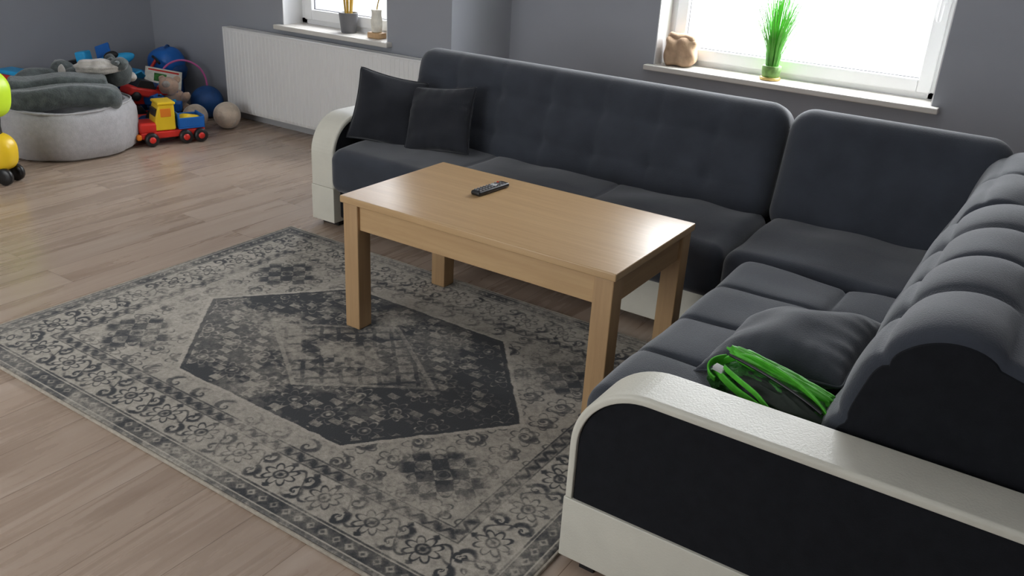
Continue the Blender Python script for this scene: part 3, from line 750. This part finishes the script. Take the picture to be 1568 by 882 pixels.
rbox('torso',(.09,.15,.13),.015,M['blue'],e,(0,0,.10)); rbox('head',(.07,.09,.07),.012,M['cyan'],e,(0,0,.205))
for i,s_ in enumerate((-1,1)): rbox('arm_%d'%i,(.04,.035,.12),.01,M['dblue'],e,(0,.095*s_,.10),(.5*s_,0,0)); rbox('leg_%d'%i,(.05,.045,.05),.01,M['black'],e,(0,.04*s_,.025))
e=empty('toy_scooter_deck',(-5.62,3.66,.30),(.2,.25,1.3),pile)
rbox('deck',(.34,.11,.03),.012,M['blue'],e); rbox('grip_pad',(.25,.08,.008),.003,M['cyan'],e,(0,0,.017)); tube('stem',[(.15,0,.01),(.17,0,.06),(.19,0,.12)],.011,M['red'],e); tube('handlebar',[(.19,-.07,.12),(.19,0,.125),(.19,.07,.12)],.009,M['black'],e)

# lime ride-on toy (left of the pouf, mostly outside the frame)
e=empty('lime_ride_on_toy',(-4.705,2.255,0),(0,0,.5))
blob('lower_body',(.11,.075,.10),M['yellow'],e,(0,0,.170),lump=.02,sq=2.7)
blob('seat_head',(.12,.105,.125),M['lime'],e,(0,0,.475),lump=.03,sq=2.5)
lathe('neck',[(.05,.24),(.045,.30),(.055,.38)],M['black'],e)
tube('handlebar',[(.02,-.08,.55),(.03,-.04,.60),(.03,.04,.60),(.02,.08,.55)],.011,M['black'],e)
for i,(a,b) in enumerate(((.06,.05),(.06,-.05),(-.06,.05),(-.06,-.05))):
    lathe('wheel_%d'%i,[(.008,-.014),(.040,-.014),(.046,-.008),(.046,.008),(.040,.014),(.008,.014)],M['black'],e,(a,b,.047),(math.pi/2,0,0),n=24)
e=empty('toy_bus',(-5.74,2.99,.0),(0,0,.12))
rbox('body',(.34,.14,.30),.03,M['red'],e,(0,0,.19)); boxes('bus_windows',[((-.14,-.073,.22),(.14,.073,.29))],M['page'],e,bev=.004); rbox('bus_roof',(.30,.12,.03),.012,M['cyan'],e,(0,0,.35))
for i,(a,b) in enumerate(((.1,.062),(.1,-.062),(-.1,.062),(-.1,-.062))):
    lathe('wheel_%d'%i,[(.005,-.015),(.04,-.015),(.04,.015),(.005,.015)],M['black'],e,(a,b,.041),(math.pi/2,0,0),n=20)

# ------------------------------------------------------------ lights
w=bpy.data.worlds.new('overcast_sky'); S.world=w; w.use_nodes=True
bgn=w.node_tree.nodes['Background']; bgn.inputs['Color'].default_value=(.95,.98,1,1); bgn.inputs['Strength'].default_value=3.2
def area(name,loc,rot,sx,sy,P,col):
    l=bpy.data.lights.new(name,'AREA'); l.shape='RECTANGLE'; l.size=sx; l.size_y=sy; l.energy=P; l.color=col
    o=bpy.data.objects.new(name,l); COL.objects.link(o); o.location=loc; o.rotation_euler=rot; return o
area('daylight_window_2',(-1.37,5.25,1.6),(math.radians(-72),0,0),1.7,1.6,165,(.94,.97,1))
area('daylight_window_1',(-4.08,5.2,1.6),(math.radians(-72),0,0),1.1,1.5,100,(.94,.97,1))
area('rear_fill',(-2.9,YR-.05,1.35),(math.radians(90),0,0),2.5,1.6,34,(.98,.99,1))  # fill lamp added behind the camera, in an unseen opening

# ------------------------------------------------------------ camera
cam=bpy.data.cameras.new('cam'); co=bpy.data.objects.new('camera',cam); COL.objects.link(co)
R=Vector((.8324,.5539,.0529)).normalized(); Fw=Vector((-.4871,.7726,-.4025)); Fw=(Fw-R*Fw.dot(R)).normalized(); U=R.cross(Fw).normalized()
co.matrix_world=Matrix(((R.x,U.x,-Fw.x,0),(R.y,U.y,-Fw.y,0),(R.z,U.z,-Fw.z,1.5),(0,0,0,1)))
cam.sensor_width=36; cam.lens=1325/1568*36; cam.clip_start=.05
S.camera=co
